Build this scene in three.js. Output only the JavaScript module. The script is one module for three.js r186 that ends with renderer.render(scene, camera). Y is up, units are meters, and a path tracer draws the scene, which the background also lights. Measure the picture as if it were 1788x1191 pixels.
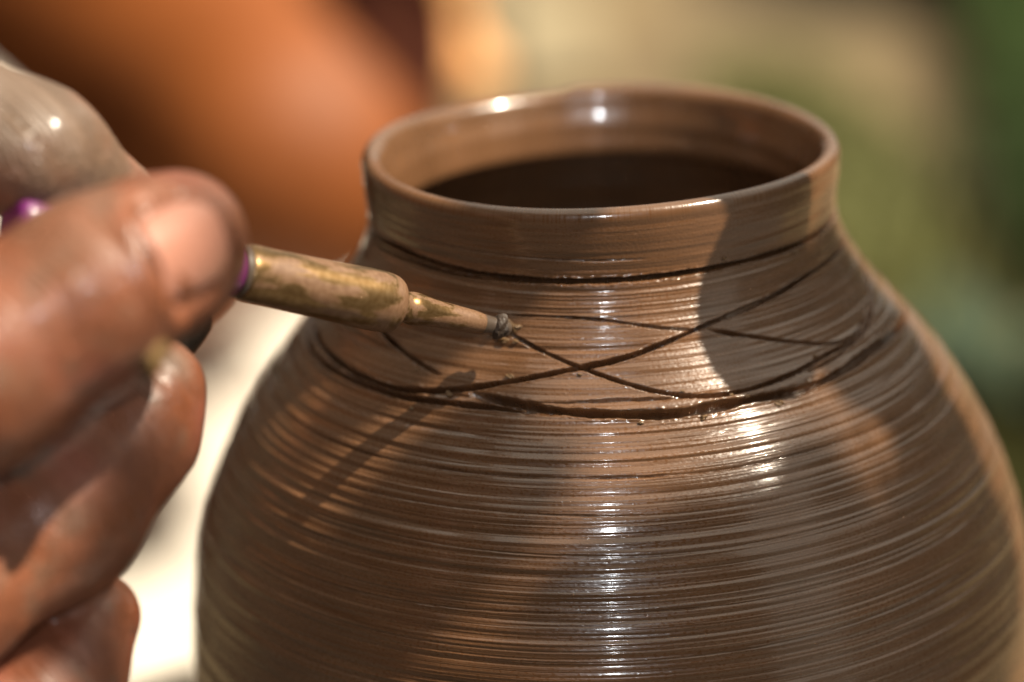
import * as THREE from 'three';
import { MarchingCubes } from 'three/addons/objects/MarchingCubes.js';
import { mergeGeometries, mergeVertices } from 'three/addons/utils/BufferGeometryUtils.js';
import { ImprovedNoise } from 'three/addons/math/ImprovedNoise.js';

// ---------------------------------------------------------------- camera, sky, sun, exposure
const scene = new THREE.Scene();
const RIM = 0.38;                                   // height of the pot's rim above the ground
const D2R = Math.PI / 180;
const camera = new THREE.PerspectiveCamera(11.4, 1024 / 682, 0.02, 60);
camera.position.set(0, 0.51614, 0.48111);
{
  const az = -1.6474 * D2R, el = -18.8949 * D2R, roll = -2 * D2R;
  const d = new THREE.Vector3(Math.sin(az) * Math.cos(el), Math.sin(el), -Math.cos(az) * Math.cos(el));
  camera.lookAt(camera.position.clone().add(d));
  camera.rotateZ(roll);
}
camera.focus = 0.461;
camera.userData.fStop = 7;
camera.updateMatrixWorld(true);
const EXPOSURE = 1.95;
const SUN_AZ = 72 * D2R, SUN_EL = 53 * D2R;         // azimuth from the camera's side of the pot round to the right
const sunDir = new THREE.Vector3(Math.sin(SUN_AZ) * Math.cos(SUN_EL), Math.sin(SUN_EL), Math.cos(SUN_AZ) * Math.cos(SUN_EL));
const sun = new THREE.DirectionalLight(new THREE.Color().setRGB(1, 0.87, 0.69), 5);
sun.position.copy(sunDir).multiplyScalar(6).add(new THREE.Vector3(0, 0.3, 0));
sun.target.position.set(0, 0.3, 0);
sun.castShadow = true; sun.shadow.radius = 1;
sun.shadow.mapSize.set(4096, 4096);
Object.assign(sun.shadow.camera, { left: -3, right: 3, top: 3, bottom: -3, near: 0.1, far: 16 });
scene.add(sun, sun.target);
{
  const w = 256, h = 128, data = new Float32Array(w * h * 4);
  for (let y = 0; y < h; y++) for (let x = 0; x < w; x++) {
    const el = ((y + 0.5) / h - 0.5) * Math.PI, t = Math.max(0, Math.sin(el)), k = (y * w + x) * 4;
    const g = (1 + 2 * t) / 3;                      // an overcast sky is three times as bright overhead as at the horizon
    data[k] = 0.60 * g; data[k + 1] = 0.55 * g; data[k + 2] = 0.46 * g; data[k + 3] = 1;
  }
  const sky = new THREE.DataTexture(data, w, h, THREE.RGBAFormat, THREE.FloatType);
  sky.mapping = THREE.EquirectangularReflectionMapping; sky.magFilter = THREE.LinearFilter; sky.needsUpdate = true;
  scene.background = sky; scene.environment = sky;
}

// ---------------------------------------------------------------- helpers
const fpx = 595.5 / Math.tan(5.7 * D2R);
const right = new THREE.Vector3(), up = new THREE.Vector3(), fwd = new THREE.Vector3();
camera.matrixWorld.extractBasis(right, up, fwd); fwd.negate();
// a point seen at a place of the photograph, so many metres away
const at = (x, y, d) => camera.position.clone().addScaledVector(fwd, d).addScaledVector(right, (x - 894) / fpx * d).addScaledVector(up, (595.5 - y) / fpx * d);
// where a sight line meets the ground, for laying things out on it
const ground = (x, y, h = 0) => { const a = at(x, y, 1).sub(camera.position); return camera.position.clone().addScaledVector(a, (h - camera.position.y) / a.y); };
let seed = 7;
const rnd = () => { seed = (seed * 1664525 + 1013904223) >>> 0; return seed / 4294967296; };
const noise = new ImprovedNoise();
const N = (x, y = 0, z = 0) => noise.noise(x + 31.7, y + 11.3, z + 5.9);
const fbm = (x, y, z, o = 4) => { let s = 0, a = 0.5; for (let i = 0; i < o; i++) { s += a * N(x, y, z); x *= 2.03; y *= 2.03; z *= 2.03; a *= 0.5; } return s; };
const smooth = (a, b, x) => { const t = Math.min(1, Math.max(0, (x - a) / (b - a))); return t * t * (3 - 2 * t); };
const lerp = (a, b, t) => a + (b - a) * t;
const V = (x, y, z) => new THREE.Vector3(x, y, z);
const rgb = (r, g, b) => new THREE.Color().setRGB(r, g, b);
const used = {};
const numbered = (n) => { const k = used[n] = (used[n] ?? -1) + 1; return k ? n + '_' + String(k).padStart(3, '0') : n; };
function thing(name, label, category, pos = V(0, 0, 0), group) {
  const o = new THREE.Group(); o.name = numbered(name); o.position.copy(pos); scene.add(o);
  o.userData = { label, category }; if (group) o.userData.group = group;
  return o;
}
function part(name, geo, mat, parent, data) {
  const m = new THREE.Mesh(geo, mat); m.name = name; m.castShadow = m.receiveShadow = true; parent.add(m);
  if (data) Object.assign(m.userData, data);
  return m;
}
function interp(xs, ys, x) {
  if (x <= xs[0]) return ys[0];
  for (let i = 1; i < xs.length; i++) if (x <= xs[i]) return ys[i - 1] + (ys[i] - ys[i - 1]) * (x - xs[i - 1]) / (xs[i] - xs[i - 1]);
  return ys[ys.length - 1];
}
// a smooth curve through points (monotone-ish Catmull-Rom, sampled to a table)
function table(xs, ys, n) {
  const c = new THREE.CatmullRomCurve3(xs.map((x, i) => V(x, ys[i], 0)), false, 'centripetal');
  const p = c.getPoints(600), X = p.map((q) => q.x), Y = p.map((q) => q.y), a = xs[0], b = xs[xs.length - 1], t = new Float32Array(n);
  let j = 1;
  for (let i = 0; i < n; i++) { const x = a + (b - a) * i / (n - 1); while (j < X.length - 1 && X[j] < x) j++; t[i] = Y[j - 1] + (Y[j] - Y[j - 1]) * (x - X[j - 1]) / Math.max(1e-9, X[j] - X[j - 1]); }
  return (x) => { const u = Math.min(n - 1.001, Math.max(0, (x - a) / (b - a) * (n - 1))), k = Math.floor(u); return t[k] + (t[k + 1] - t[k]) * (u - k); };
}
// tapered capsules joined by a smooth minimum, meshed with marching cubes
function bodyMesh(chains, centre, half, res, joinAll, shape) {
  const mc = new MarchingCubes(res, undefined, false, false, 400000), size = mc.size, hs = mc.halfsize, f = mc.field;
  const smin = (a, b, k) => { const h = Math.max(0, k - Math.abs(a - b)) / k; return Math.min(a, b) - h * h * k * 0.25; };
  const prep = chains.map((c) => ({ k: c.k, bones: c.bones.map(([a, b, ra, rb]) => { const d = b.clone().sub(a); return [a.x, a.y, a.z, d.x, d.y, d.z, Math.max(1e-12, d.lengthSq()), ra, rb - ra]; }) }));
  for (let z = 0; z < size; z++) for (let y = 0; y < size; y++) for (let x = 0; x < size; x++) {
    const px = centre.x + (x - hs) / hs * half, py = centre.y + (y - hs) / hs * half, pz = centre.z + (z - hs) / hs * half;
    let all = 1e3;
    for (const c of prep) {
      let s = 1e3;
      for (const b of c.bones) {
        const ex = px - b[0], ey = py - b[1], ez = pz - b[2], t = Math.min(1, Math.max(0, (ex * b[3] + ey * b[4] + ez * b[5]) / b[6]));
        const qx = ex - b[3] * t, qy = ey - b[4] * t, qz = ez - b[5] * t, d = Math.sqrt(qx * qx + qy * qy + qz * qz) - b[7] - b[8] * t;
        s = s > 100 ? d : smin(s, d, c.k);
      }
      all = all > 100 ? s : smin(all, s, joinAll);
    }
    f[x + y * size + z * size * size] = -all / half;
  }
  mc.isolation = 0; mc.update();
  let g = new THREE.BufferGeometry();
  g.setAttribute('position', new THREE.BufferAttribute(mc.positionArray.slice(0, mc.count * 3), 3));
  g.scale(half, half, half); g.translate(centre.x, centre.y, centre.z);
  g = mergeVertices(g, half / res * 0.02);
  g.computeVertexNormals();
  const P = g.attributes.position, n = g.attributes.normal;
  // faces outwards
  let out = 0; for (let i = 0; i < P.count; i += 97) { const nx = mc.normalArray; out += 1; }
  if (shape) {
    for (let i = 0; i < P.count; i++) {
      const p = V().fromBufferAttribute(P, i), m = V().fromBufferAttribute(n, i), h = shape(p, m);
      if (h) P.setXYZ(i, p.x + m.x * h, p.y + m.y * h, p.z + m.z * h);
    }
    g.computeVertexNormals();
  }
  return g;
}
function paint(g, fn) {
  const P = g.attributes.position, n = g.attributes.normal, c = new Float32Array(P.count * 3);
  for (let i = 0; i < P.count; i++) fn(V().fromBufferAttribute(P, i), V().fromBufferAttribute(n, i)).toArray(c, i * 3);
  g.setAttribute('color', new THREE.BufferAttribute(c, 3));
  return g;
}

// ---------------------------------------------------------------- the ground
function groundTexture() {
  const w = 1024, d = new Uint8Array(w * w * 4);
  for (let y = 0; y < w; y++) for (let x = 0; x < w; x++) {
    const u = x / w * 8, v = y / w * 8;
    const a = fbm(u * 1.3, v * 1.3, 1.5, 5), b = fbm(u * 14, v * 14, 4.5, 3), k = (y * w + x) * 4;
    const l = 0.285 + 0.26 * a + 0.16 * b;
    d[k] = 255 * Math.min(1, Math.max(0, l * 1.28)); d[k + 1] = 255 * Math.min(1, Math.max(0, l * 1.1)); d[k + 2] = 255 * Math.min(1, Math.max(0, l * 0.78)); d[k + 3] = 255;
  }
  const t = new THREE.DataTexture(d, w, w); t.colorSpace = THREE.SRGBColorSpace; t.magFilter = THREE.LinearFilter; t.wrapS = t.wrapT = THREE.RepeatWrapping; t.needsUpdate = true;
  return t;
}
{
  const g = new THREE.PlaneGeometry(60, 60, 1, 1).rotateX(-Math.PI / 2), uv = g.attributes.uv;
  for (let i = 0; i < uv.count; i++) uv.setXY(i, uv.getX(i) * 7.5, uv.getY(i) * 7.5);
  const m = new THREE.Mesh(g, new THREE.MeshStandardMaterial({ map: groundTexture(), roughness: 0.95 }));
  m.name = 'ground'; m.receiveShadow = true; m.userData = { kind: 'structure', label: 'bare olive brown earth behind the pot, out of focus' };
  scene.add(m);
}

{
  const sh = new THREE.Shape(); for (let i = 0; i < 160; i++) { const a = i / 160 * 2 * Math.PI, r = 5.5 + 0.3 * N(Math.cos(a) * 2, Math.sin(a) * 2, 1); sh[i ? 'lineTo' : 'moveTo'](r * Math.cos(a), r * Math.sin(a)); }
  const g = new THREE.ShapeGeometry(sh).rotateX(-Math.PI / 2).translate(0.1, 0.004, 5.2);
  const m = new THREE.Mesh(g, new THREE.MeshStandardMaterial({ color: rgb(0.035, 0.028, 0.02), roughness: 0.7 }));  // dark colour stands in for shaded ground on the camera side
  m.name = 'shade_sheet'; m.receiveShadow = true; m.userData = { kind: 'structure', label: 'added dark sheet on the ground, standing in for shade on the camera side' };
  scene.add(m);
}

// unseen dark boards added behind and beside the camera to block sky light
{
  const w = new THREE.Group(); w.name = 'added_wall'; w.position.set(-1.1, 0, 1.5); scene.add(w);
  w.userData = { kind: 'structure', label: 'added dark boards behind the camera, out of view, blocking sky light' };
  const g = new THREE.BoxGeometry(0.195, 2.7, 0.025), m = [0.9, 1, 1.15].map((k) => new THREE.MeshStandardMaterial({ color: rgb(0.045 * k, 0.034 * k, 0.024 * k), roughness: 0.85 }));
  for (let i = 0; i < 25; i++) { const p = part('plank', g, m[i % 3], w); p.position.set(-2.4 + i * 0.2, 1.35, 0.004 * (i % 2)); }
  const v = new THREE.Group(); v.name = 'added_wall_001'; v.position.set(-1.15, 0, 0.8); scene.add(v);  // side boards added to hold back sky light from the left
  v.userData = { kind: 'structure', label: 'added dark boards left of the camera, out of view, blocking sky light' };
  for (let i = 0; i < 17; i++) { const p = part('plank', g, m[i % 3], v); p.rotation.y = Math.PI / 2; p.position.set(0.004 * (i % 2), 1.35, -2.6 + i * 0.2); }
}

// ---------------------------------------------------------------- white cloth on the ground, behind the wheel
{
  const g = new THREE.PlaneGeometry(1, 1, 80, 80).rotateX(-Math.PI / 2), P = g.attributes.position;
  const c00 = ground(-420, 1250), c10 = ground(700, 1250), c01 = ground(-420, -60), c11 = ground(700, 30);
  for (let i = 0; i < P.count; i++) {
    const u = P.getX(i) + 0.5, v = 0.5 - P.getZ(i);
    const p = c00.clone().lerp(c10, u).lerp(c01.clone().lerp(c11, u), v);
    P.setXYZ(i, p.x, 0.006 + 0.006 * (fbm(p.x * 6, p.z * 6, 2, 3) + 0.5), p.z);
  }
  g.computeVertexNormals();
  const m = part('cloth_sheet', g, new THREE.MeshStandardMaterial({ color: rgb(0.70, 0.66, 0.58), roughness: 0.9, side: THREE.DoubleSide }), scene);
  m.userData = { label: 'sunlit white cloth spread on the ground left of and behind the pot', category: 'cloth' };
}

{
  const g = new THREE.PlaneGeometry(1, 1, 20, 20).rotateX(-Math.PI / 2), P = g.attributes.position, q = [ground(880, 190), ground(1060, 175), ground(880, -60), ground(1025, 15)];
  for (let i = 0; i < P.count; i++) { const u = P.getX(i) + 0.5, v = 0.5 - P.getZ(i), p = q[0].clone().lerp(q[1], u).lerp(q[2].clone().lerp(q[3], u), v); P.setXYZ(i, p.x, 0.014 + 0.004 * fbm(p.x * 9, p.z * 9, 3, 2), p.z); }
  g.computeVertexNormals();
  part('straw_mat', g, new THREE.MeshStandardMaterial({ color: rgb(0.23, 0.19, 0.115), roughness: 0.95, side: THREE.DoubleSide }), scene).userData = { label: 'pale straw mat on the ground behind the rim of the pot', category: 'mat' };
}

// ---------------------------------------------------------------- the potter's wheel
const WHEEL_TOP = 0.247;
{
  const w = thing('potters_wheel', 'dark muddy potter\'s wheel with round head under the brown pot', 'pottery wheel', V(0, 0, 0));
  const mud = new THREE.MeshPhysicalMaterial({ color: rgb(0.055, 0.045, 0.032), roughness: 0.5, clearcoat: 0.3, clearcoatRoughness: 0.3 });
  const R = 0.146, pr = [[0, -0.026], [R - 0.004, -0.026], [R, -0.022], [R, -0.003], [R - 0.001, -0.0008], [R - 0.003, 0], [R - 0.02, 0], [0, 0]].map(([x, y]) => new THREE.Vector2(x, y));
  part('wheel_head', new THREE.LatheGeometry(pr, 128).translate(0, WHEEL_TOP, 0), mud, w);
  part('axle', new THREE.LatheGeometry([[0, 0.07], [0.02, 0.07], [0.02, 0.19], [0.045, 0.2], [0.05, 0.22], [0, 0.22]].map(([x, y]) => new THREE.Vector2(x, y)), 40), new THREE.MeshStandardMaterial({ color: rgb(0.2, 0.19, 0.18), metalness: 0.8, roughness: 0.5 }), w);
  part('base', new THREE.LatheGeometry([[0, 0], [0.16, 0], [0.165, 0.006], [0.16, 0.05], [0.14, 0.068], [0.03, 0.075], [0, 0.075]].map(([x, y]) => new THREE.Vector2(x, y)), 64), new THREE.MeshStandardMaterial({ color: rgb(0.11, 0.09, 0.07), roughness: 0.8 }), w);
}

// ---------------------------------------------------------------- the pot
// outline in mm: depth below the rim against radius
const outH = [0, 4, 8, 11, 15, 20, 25, 30, 36, 44, 54, 66, 80, 95, 110, 122, 130, 133];
const outR = [34.9, 34.6, 34.3, 34.9, 36.7, 40.2, 44.5, 48.8, 53.1, 57.4, 61.2, 63.4, 64.5, 64.2, 62.4, 60.2, 58.5, 57.6];
const outer = table(outH, outR, 1400);
// incised lines: [half width mm, depth mm, [azimuth in degrees, depth below rim in mm] ...]
const grooves = [
  [0.42, 0.75, [-180, 8.3], [-120, 8.6], [-78, 8.44], [-57, 7.9], [-44, 8.2], [-28, 8.5], [-12, 8.55], [3.5, 8.45], [20, 8.25], [35, 8.15], [56, 8.3], [90, 8.3], [140, 8.5], [180, 8.3]],
  [0.22, 0.35, [-100, 9.9], [-73, 9.6], [-52, 9.0], [-36, 9.1], [-24, 8.9], [-14, 8.7]],
  [0.3, 0.72, [100, 13.6], [82.7, 12.9], [56.8, 12.7], [39.2, 13.8], [24.8, 15], [13.7, 16.6], [3.8, 18.2], [-6.5, 19.4], [-17.6, 21], [-28.7, 22.7], [-41, 24], [-52.5, 24.1], [-64.5, 23.8], [-75, 23.5], [-85, 23.2], [-105, 21.5], [-130, 17], [-150, 14]],
  [0.22, 0.52, [-22.5, 15.2], [-11.4, 17.8], [-0.9, 20.1], [9.8, 22.3], [18.2, 23.3], [26, 23.4], [36.8, 22.9], [48.4, 22.1], [60.9, 22], [75, 20.2], [95, 16], [120, 14]],
  [0.25, 0.5, [-66, 15.2], [-54.2, 18.5], [-41.8, 20.4], [-33.4, 21.6]],
  [0.3, 0.6, [-95, 24], [-75, 24.9], [-53, 24.85], [-40, 24.75], [-28, 24.3], [-16.6, 24.2], [-8, 24.5]],
  [0.46, 0.85, [-26, 23], [-16.8, 23.5], [-8.2, 24.1], [2.1, 24.5], [12.2, 24.8], [18.7, 24.65], [26.7, 24.5], [37.7, 24.8], [48.8, 24.4], [62.4, 23.9], [89.4, 25], [120, 25], [150, 23]],
  [0.2, 0.4, [22, 15.8], [32.8, 17.8], [43.3, 19.9], [53.3, 21.5], [61.2, 21.4], [70, 20]],
  [0.16, 0.22, [-24, 13.4], [-9.5, 13.2], [0.6, 13.7], [11.7, 14.9], [22.2, 16]],
  [0.2, 0.28, [40, 23.2], [55, 22.4], [68, 20.8], [80, 18.6], [92, 16]],
  [0.13, 0.2, [-10, 23.2], [2, 22.9], [12, 23.1], [17, 23.2]],
  [0.13, 0.14, [-180, 31.6], [-42, 31.7], [-28, 31.5], [1.6, 31.4], [17, 31.6], [32, 31.4], [70, 31.7], [180, 31.6]],
  [0.1, 0.09, [-75, 49.6], [-62, 48.7], [-39, 48.2], [-20, 47.7], [-5, 47.4], [20, 47.5], [60, 47.2]],
  [0.08, 0.07, [-60, 27.9], [-30, 27.2], [0, 27.6], [40, 27.3], [80, 27.8]],
  [0.1, 0.07, [-50, 36.2], [-20, 35.6], [10, 35.9], [60, 35.5]],
  [0.1, 0.06, [-70, 41], [-35, 40.2], [5, 40.5], [70, 40.1]],
  [0.1, 0.06, [0, 53.6], [30, 53.2], [60, 52.4], [90, 51.8]],
  [0.1, 0.12, [10, 5.6], [-40, 5.2], [-70, 5.9]],
];
for (const g of grooves) { g.pts = g.slice(2).sort((a, b) => a[0] - b[0]); g.lo = g.pts[0][0]; g.hi = g.pts[g.pts.length - 1][0]; g.curve = table(g.pts.map((p) => p[0]), g.pts.map((p) => p[1]), 500); }
// relief in mm at azimuth a (degrees), depth h (mm); fine = only what is too small for the mesh
const stripe = (h, a, seedN) => N(h, Math.cos(a * D2R) * 0.42 + seedN * 1.37, Math.sin(a * D2R) * 0.42);
function relief(a, h) {
  const hh = h + 0.25 * Math.sin(a * D2R + 0.6) + 0.12 * Math.sin(2 * a * D2R);
  const collar = 1 - smooth(6.5, 9, h), neck = smooth(8, 9.5, h) * (1 - smooth(23, 26, h)), body = smooth(23, 26, h);
  let d = 0;
  d += collar * (0.07 * stripe(hh * 0.55, a, 1) + 0.06 * stripe(hh * 1.6, a, 2));
  const cut = (f, a0, k, lo, hi) => smooth(lo, hi, stripe(hh * f, a0, k));
  d += neck * (0.14 * stripe(hh * 0.55, a, 3) + 0.13 * stripe(hh * 1.15, a, 4) + 0.07 * stripe(hh * 2.3, a, 14) - 0.16 * cut(0.9, a, 15, 0.16, 0.42));
  d -= collar * smooth(2.6, 4.2, h) * (0.10 * cut(1.1, a, 16, 0.1, 0.3) - 0.07 * stripe(hh * 2.1, a, 17));
  const low = smooth(45, 75, h);
  d += body * (lerp(0.14, 0.13, low) * stripe(hh * 0.3, a, 5) + lerp(0.15, 0.12, low) * stripe(hh * 0.8, a, 6) + lerp(0.17, 0.11, low) * stripe(hh * 1.7, a, 7) + lerp(0.08, 0.05, low) * stripe(hh * 3.1, a, 27) - lerp(0.16, 0.10, low) * cut(0.8, a, 18, 0.22, 0.42) - lerp(0.12, 0.09, low) * cut(1.6, a, 19, 0.2, 0.4) - 0.06 * cut(2.7, a, 28, 0.2, 0.4));
  let pressed = 0;
  for (const g of grooves) {
    if (a < g.lo || a > g.hi) continue;
    const fade = Math.min(1, (a - g.lo) / 6 + 0.05, (g.hi - a) / 6 + 0.05), wob = 1 + 0.45 * N(a * 0.11, g[0] * 40, 2) + 0.2 * N(a * 0.6, g[0] * 90, 2);
    const t = (h - g.curve(a)) / (0.76 * g[0] * (0.75 + 0.25 * fade) * wob);
    if (Math.abs(t) > 3.2) continue;
    pressed = Math.min(pressed, -2.7 * g[1] * fade * wob * Math.exp(-t * t * t * t * 0.9));
    // clay pushed up along the line, rougher on the upper side and towards the left
    const burr = 0.16 * g[1] * fade * Math.exp(-((Math.abs(t) - 1.65) ** 2) * 3);
    d += burr * (0.7 + 1.3 * N(a * 0.9, h * 1.4, 17) + (t < 0 ? 1.3 * smooth(-20, -45, a) * N(a * 1.7, h * 3, 9) : 0));
  }
  // dragged, crumbly clay on the left shoulder, above the outer line
  const crumb = smooth(-28, -42, a) * (1 - smooth(-70, -85, a)) * smooth(19, 22, h) * (1 - smooth(26, 31, h));
  d += crumb * 0.10 * fbm(a * 1.5, h * 1.6, 3, 3);
  if (Math.abs(a) < 100) d += 0.007 * N(a * 2.3, h * 2.9, 6) * smooth(2, 4, h);          // grit
  return d + pressed;
}
{
  const pot = thing('clay_pot', 'wet brown clay pot with ridged body and incised wavy lines round its neck', 'pot', V(0, RIM, 0));
  // columns: dense on the side that shows
  const cols = []; { let a = -180; while (a < 180) { cols.push(a); a += Math.abs(a) < 96 ? 0.22 : Math.abs(a) < 110 ? 1 : 3; } cols.push(180); }
  // rows: outside from the lip down, then inside from the lip down
  const rows = [];
  const lip = [[31.6, 2.2], [31.8, 1.2], [32.05, 0.5], [32.5, -0.1], [33.1, -0.5], [33.75, -0.6], [34.35, -0.4], [34.75, 0.1], [34.9, 0.75], [34.85, 1.6]];
  const innH = [1.2, 4.6, 8.4, 9.6, 15, 20, 25, 30, 36, 44, 54, 66, 80, 95, 110, 120, 126, 127];
  const innR = [31.6, 30.8, 30.2, 31.4, 34.6, 37, 41.2, 45.4, 49.6, 53.6, 57.2, 59.2, 60.2, 59.8, 58, 55.5, 40, 0];
  const inner = (h) => interp(innH, innR, h);
  for (const h of [127, 126.6, 126, 123, 120, 115, 110, 102, 95, 87, 80, 73, 66, 60, 54, 49, 44, 40, 36, 33, 30, 27.5, 25, 22.5, 20, 18]) rows.push([inner(h), h, 0, -1]);
  for (let h = 16; h > 1.4; h -= 0.5) rows.push([inner(h), h, 0, -1]);
  const lc = new THREE.CatmullRomCurve3(lip.map(([r, h]) => V(r, h, 0)), false, 'centripetal');
  for (const p of lc.getPoints(44)) rows.push([p.x, p.y - 1, 0.15, 1]);
  for (let h = 0.72; h < 66; h += 0.115) rows.push([lerp(34.85, outer(h), smooth(0.7, 4, h)), h, 1, 1]);
  for (let h = 66; h < 132; h += 0.6) rows.push([outer(h), h, 1, 1]);
  rows.push([57.2, 132.6, 0, 1], [56.5, 133, 0, 1], [0, 133, 0, 1]);
  const nc = cols.length, nr = rows.length, pos = new Float32Array(nc * nr * 3), uv = new Float32Array(nc * nr * 2);
  // the rim is not quite round: a low step at the back left, small nicks at the front left
  const rimLift = (a) => { const b = ((a + 360) % 360); return -0.75 * smooth(186, 190, b) * (1 - smooth(215, 250, b)) + 0.2 * Math.sin(a * D2R * 2 + 1) + 0.16 * Math.sin(a * D2R * 3); };
  const nick = (a) => 0.5 * Math.max(0, N(a * 0.45, 3.3, 1)) * smooth(-70, -50, a) * (1 - smooth(-24, -12, a));
  for (let j = 0; j < nr; j++) {
    const [r, h, amount, side] = rows[j];
    const nx = j && j < nr - 1 ? -(rows[j + 1][1] - rows[j - 1][1]) : 0, ny = j && j < nr - 1 ? rows[j + 1][0] - rows[j - 1][0] : 1, nl = Math.hypot(nx, ny) || 1;
    for (let i = 0; i < nc; i++) {
      const a = cols[i], wrap = a === 180 ? -180 : a;
      let d = amount ? amount * relief(wrap, h) : 0;
      if (amount === 0.15) d += 0.03 * stripe(r * 2.2, wrap, 8) + nick(wrap) * smooth(33.8, 32.7, r) * N(wrap * 2.1, r * 2, 4);
      if (side < 0) d += 0.12 * stripe(h * 0.5, wrap, 12) + 0.05 * stripe(h * 1.3, wrap, 13);
      const rr = r + (nx / nl) * d * (side < 0 ? -1 : -1), hh = h + (ny / nl) * d * -1 - rimLift(wrap) * (1 - smooth(-1, 6, h)) * (h < 8 ? 1 : 0);
      const k = (j * nc + i) * 3, s = Math.sin(a * D2R), c = Math.cos(a * D2R);
      pos[k] = rr * s / 1000; pos[k + 1] = -hh / 1000; pos[k + 2] = rr * c / 1000;
      uv[(j * nc + i) * 2] = (a + 180) / 360; uv[(j * nc + i) * 2 + 1] = side < 0 ? 0.02 : Math.min(1, Math.max(0, h / 133));
    }
  }
  const idx = [];
  for (let j = 0; j < nr - 1; j++) for (let i = 0; i < nc - 1; i++) { const a = j * nc + i, b = a + 1, c = a + nc, e = c + 1; idx.push(a, c, b, b, c, e); }
  const g = new THREE.BufferGeometry();
  g.setAttribute('position', new THREE.BufferAttribute(pos, 3)); g.setAttribute('uv', new THREE.BufferAttribute(uv, 2)); g.setIndex(idx); g.computeVertexNormals();
  { // one smooth seam at the back
    const n = g.attributes.normal;
    for (let j = 0; j < nr; j++) { const a = j * nc, b = a + nc - 1, v = V().fromBufferAttribute(n, a).add(V().fromBufferAttribute(n, b)).normalize(); n.setXYZ(a, v.x, v.y, v.z); n.setXYZ(b, v.x, v.y, v.z); }
  }
  // fine relief, colour and gloss of the wet clay
  const W = 2048, Hh = 2048, bump = new Float32Array(W * Hh * 4), col = new Uint8Array(W * Hh * 4), rough = new Uint8Array(W * Hh * 4);
  const line = new Float32Array(Hh * 8);
  for (let k = 0; k < 8; k++) for (let y = 0; y < Hh; y++) { const h = y / Hh * 133; line[k * Hh + y] = 0.6 * N(h * 1.9, k * 3.1, 20) + 0.55 * N(h * 3.7, k * 3.1, 21) + 0.4 * N(h * 6.3, k * 3.1, 22); }
  for (let y = 0; y < Hh; y++) {
    const h = y / Hh * 133, fineNess = h < 8 ? 0.4 : 1;
    for (let x = 0; x < W; x++) {
      const a = x / W * 360 - 180, k = (y * W + x) * 4;
      const q = ((x / W * 8) + 0.8 * h / 133 + 8) % 8, q0 = Math.floor(q), t = q - q0, ts = t * t * (3 - 2 * t);
      const yy = Math.min(Hh - 1, Math.max(0, Math.round(y + 4 * Math.sin(a * D2R))));
      const l = lerp(line[q0 * Hh + yy], line[((q0 + 1) % 8) * Hh + yy], ts);
      const grain = N(x * 0.55, y * 0.3, 7) * 0.6 + N(x * 0.23, y * 0.16, 9) * 0.6;
      const wet = N(x * 0.012, y * 0.06, 3);
      bump[k] = bump[k + 1] = bump[k + 2] = 0.5 + fineNess * (0.30 * l) + 0.06 * grain; bump[k + 3] = 1;
      const v = 1 + 0.07 * l + 0.12 * wet + 0.05 * grain;
      col[k] = 255 * Math.min(1, 0.39 * v); col[k + 1] = 255 * Math.min(1, 0.272 * v); col[k + 2] = 255 * Math.min(1, 0.180 * v); col[k + 3] = 255;
      rough[k] = rough[k + 2] = 0; rough[k + 1] = 255 * Math.min(1, Math.max(0.12, 0.33 + 0.14 * wet + 0.06 * l - 0.2 * smooth(0.2, 0.42, N(x * 0.31, y * 0.24, 13) + 0.5 * wet))); rough[k + 3] = 255;
    }
  }
  const tex = (d, type, srgb) => { const t = new THREE.DataTexture(d, W, Hh, THREE.RGBAFormat, type); if (srgb) t.colorSpace = THREE.SRGBColorSpace; t.magFilter = t.minFilter = THREE.LinearFilter; t.wrapS = THREE.RepeatWrapping; t.needsUpdate = true; return t; };
  const clay = new THREE.MeshPhysicalMaterial({ map: tex(col, THREE.UnsignedByteType, true), roughness: 1, roughnessMap: tex(rough, THREE.UnsignedByteType), bumpMap: tex(bump, THREE.FloatType), bumpScale: 0.0004, clearcoat: 0.9, clearcoatRoughness: 0.11, ior: 1.5 });
  part('pot_body', g, clay, pot);
  // crumbs thrown up by the tool, caught along the cut lines
  const crumbs = [0, 1, 2].map((v) => { const c = new THREE.IcosahedronGeometry(0.00042, 2), P = c.attributes.position; for (let i = 0; i < P.count; i++) { const q = V().fromBufferAttribute(P, i), k = 1 + 0.9 * N(q.x * 2600 + v * 9, q.y * 2600, q.z * 2600); P.setXYZ(i, q.x * k * 1.5, q.y * k * 0.75, q.z * k); } c.computeVertexNormals(); return c; });
  const wetClay = new THREE.MeshPhysicalMaterial({ color: rgb(0.13, 0.072, 0.028), roughness: 0.55, clearcoat: 0.15, clearcoatRoughness: 0.3 });
  const spots = [];
  for (const [gi, n] of [[2, 4], [3, 3], [6, 4], [4, 2], [0, 2], [5, 4]]) for (let i = 0; i < n; i++) { const gr = grooves[gi], a = lerp(Math.max(gr.lo, -62), Math.min(gr.hi, 58), rnd()); spots.push([a, gr.curve(a) + (rnd() < 0.6 ? -1 : 1) * (gr[0] * 1.5 + 0.15 + 0.7 * rnd() * rnd()), 0.45 + 0.9 * rnd() * rnd()]); }
  for (let i = 0; i < 7; i++) spots.push([-21 + 4 * (rnd() - 0.5), 15.2 + 2.4 * (rnd() - 0.4), 0.5 + 0.8 * rnd()]);
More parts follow.
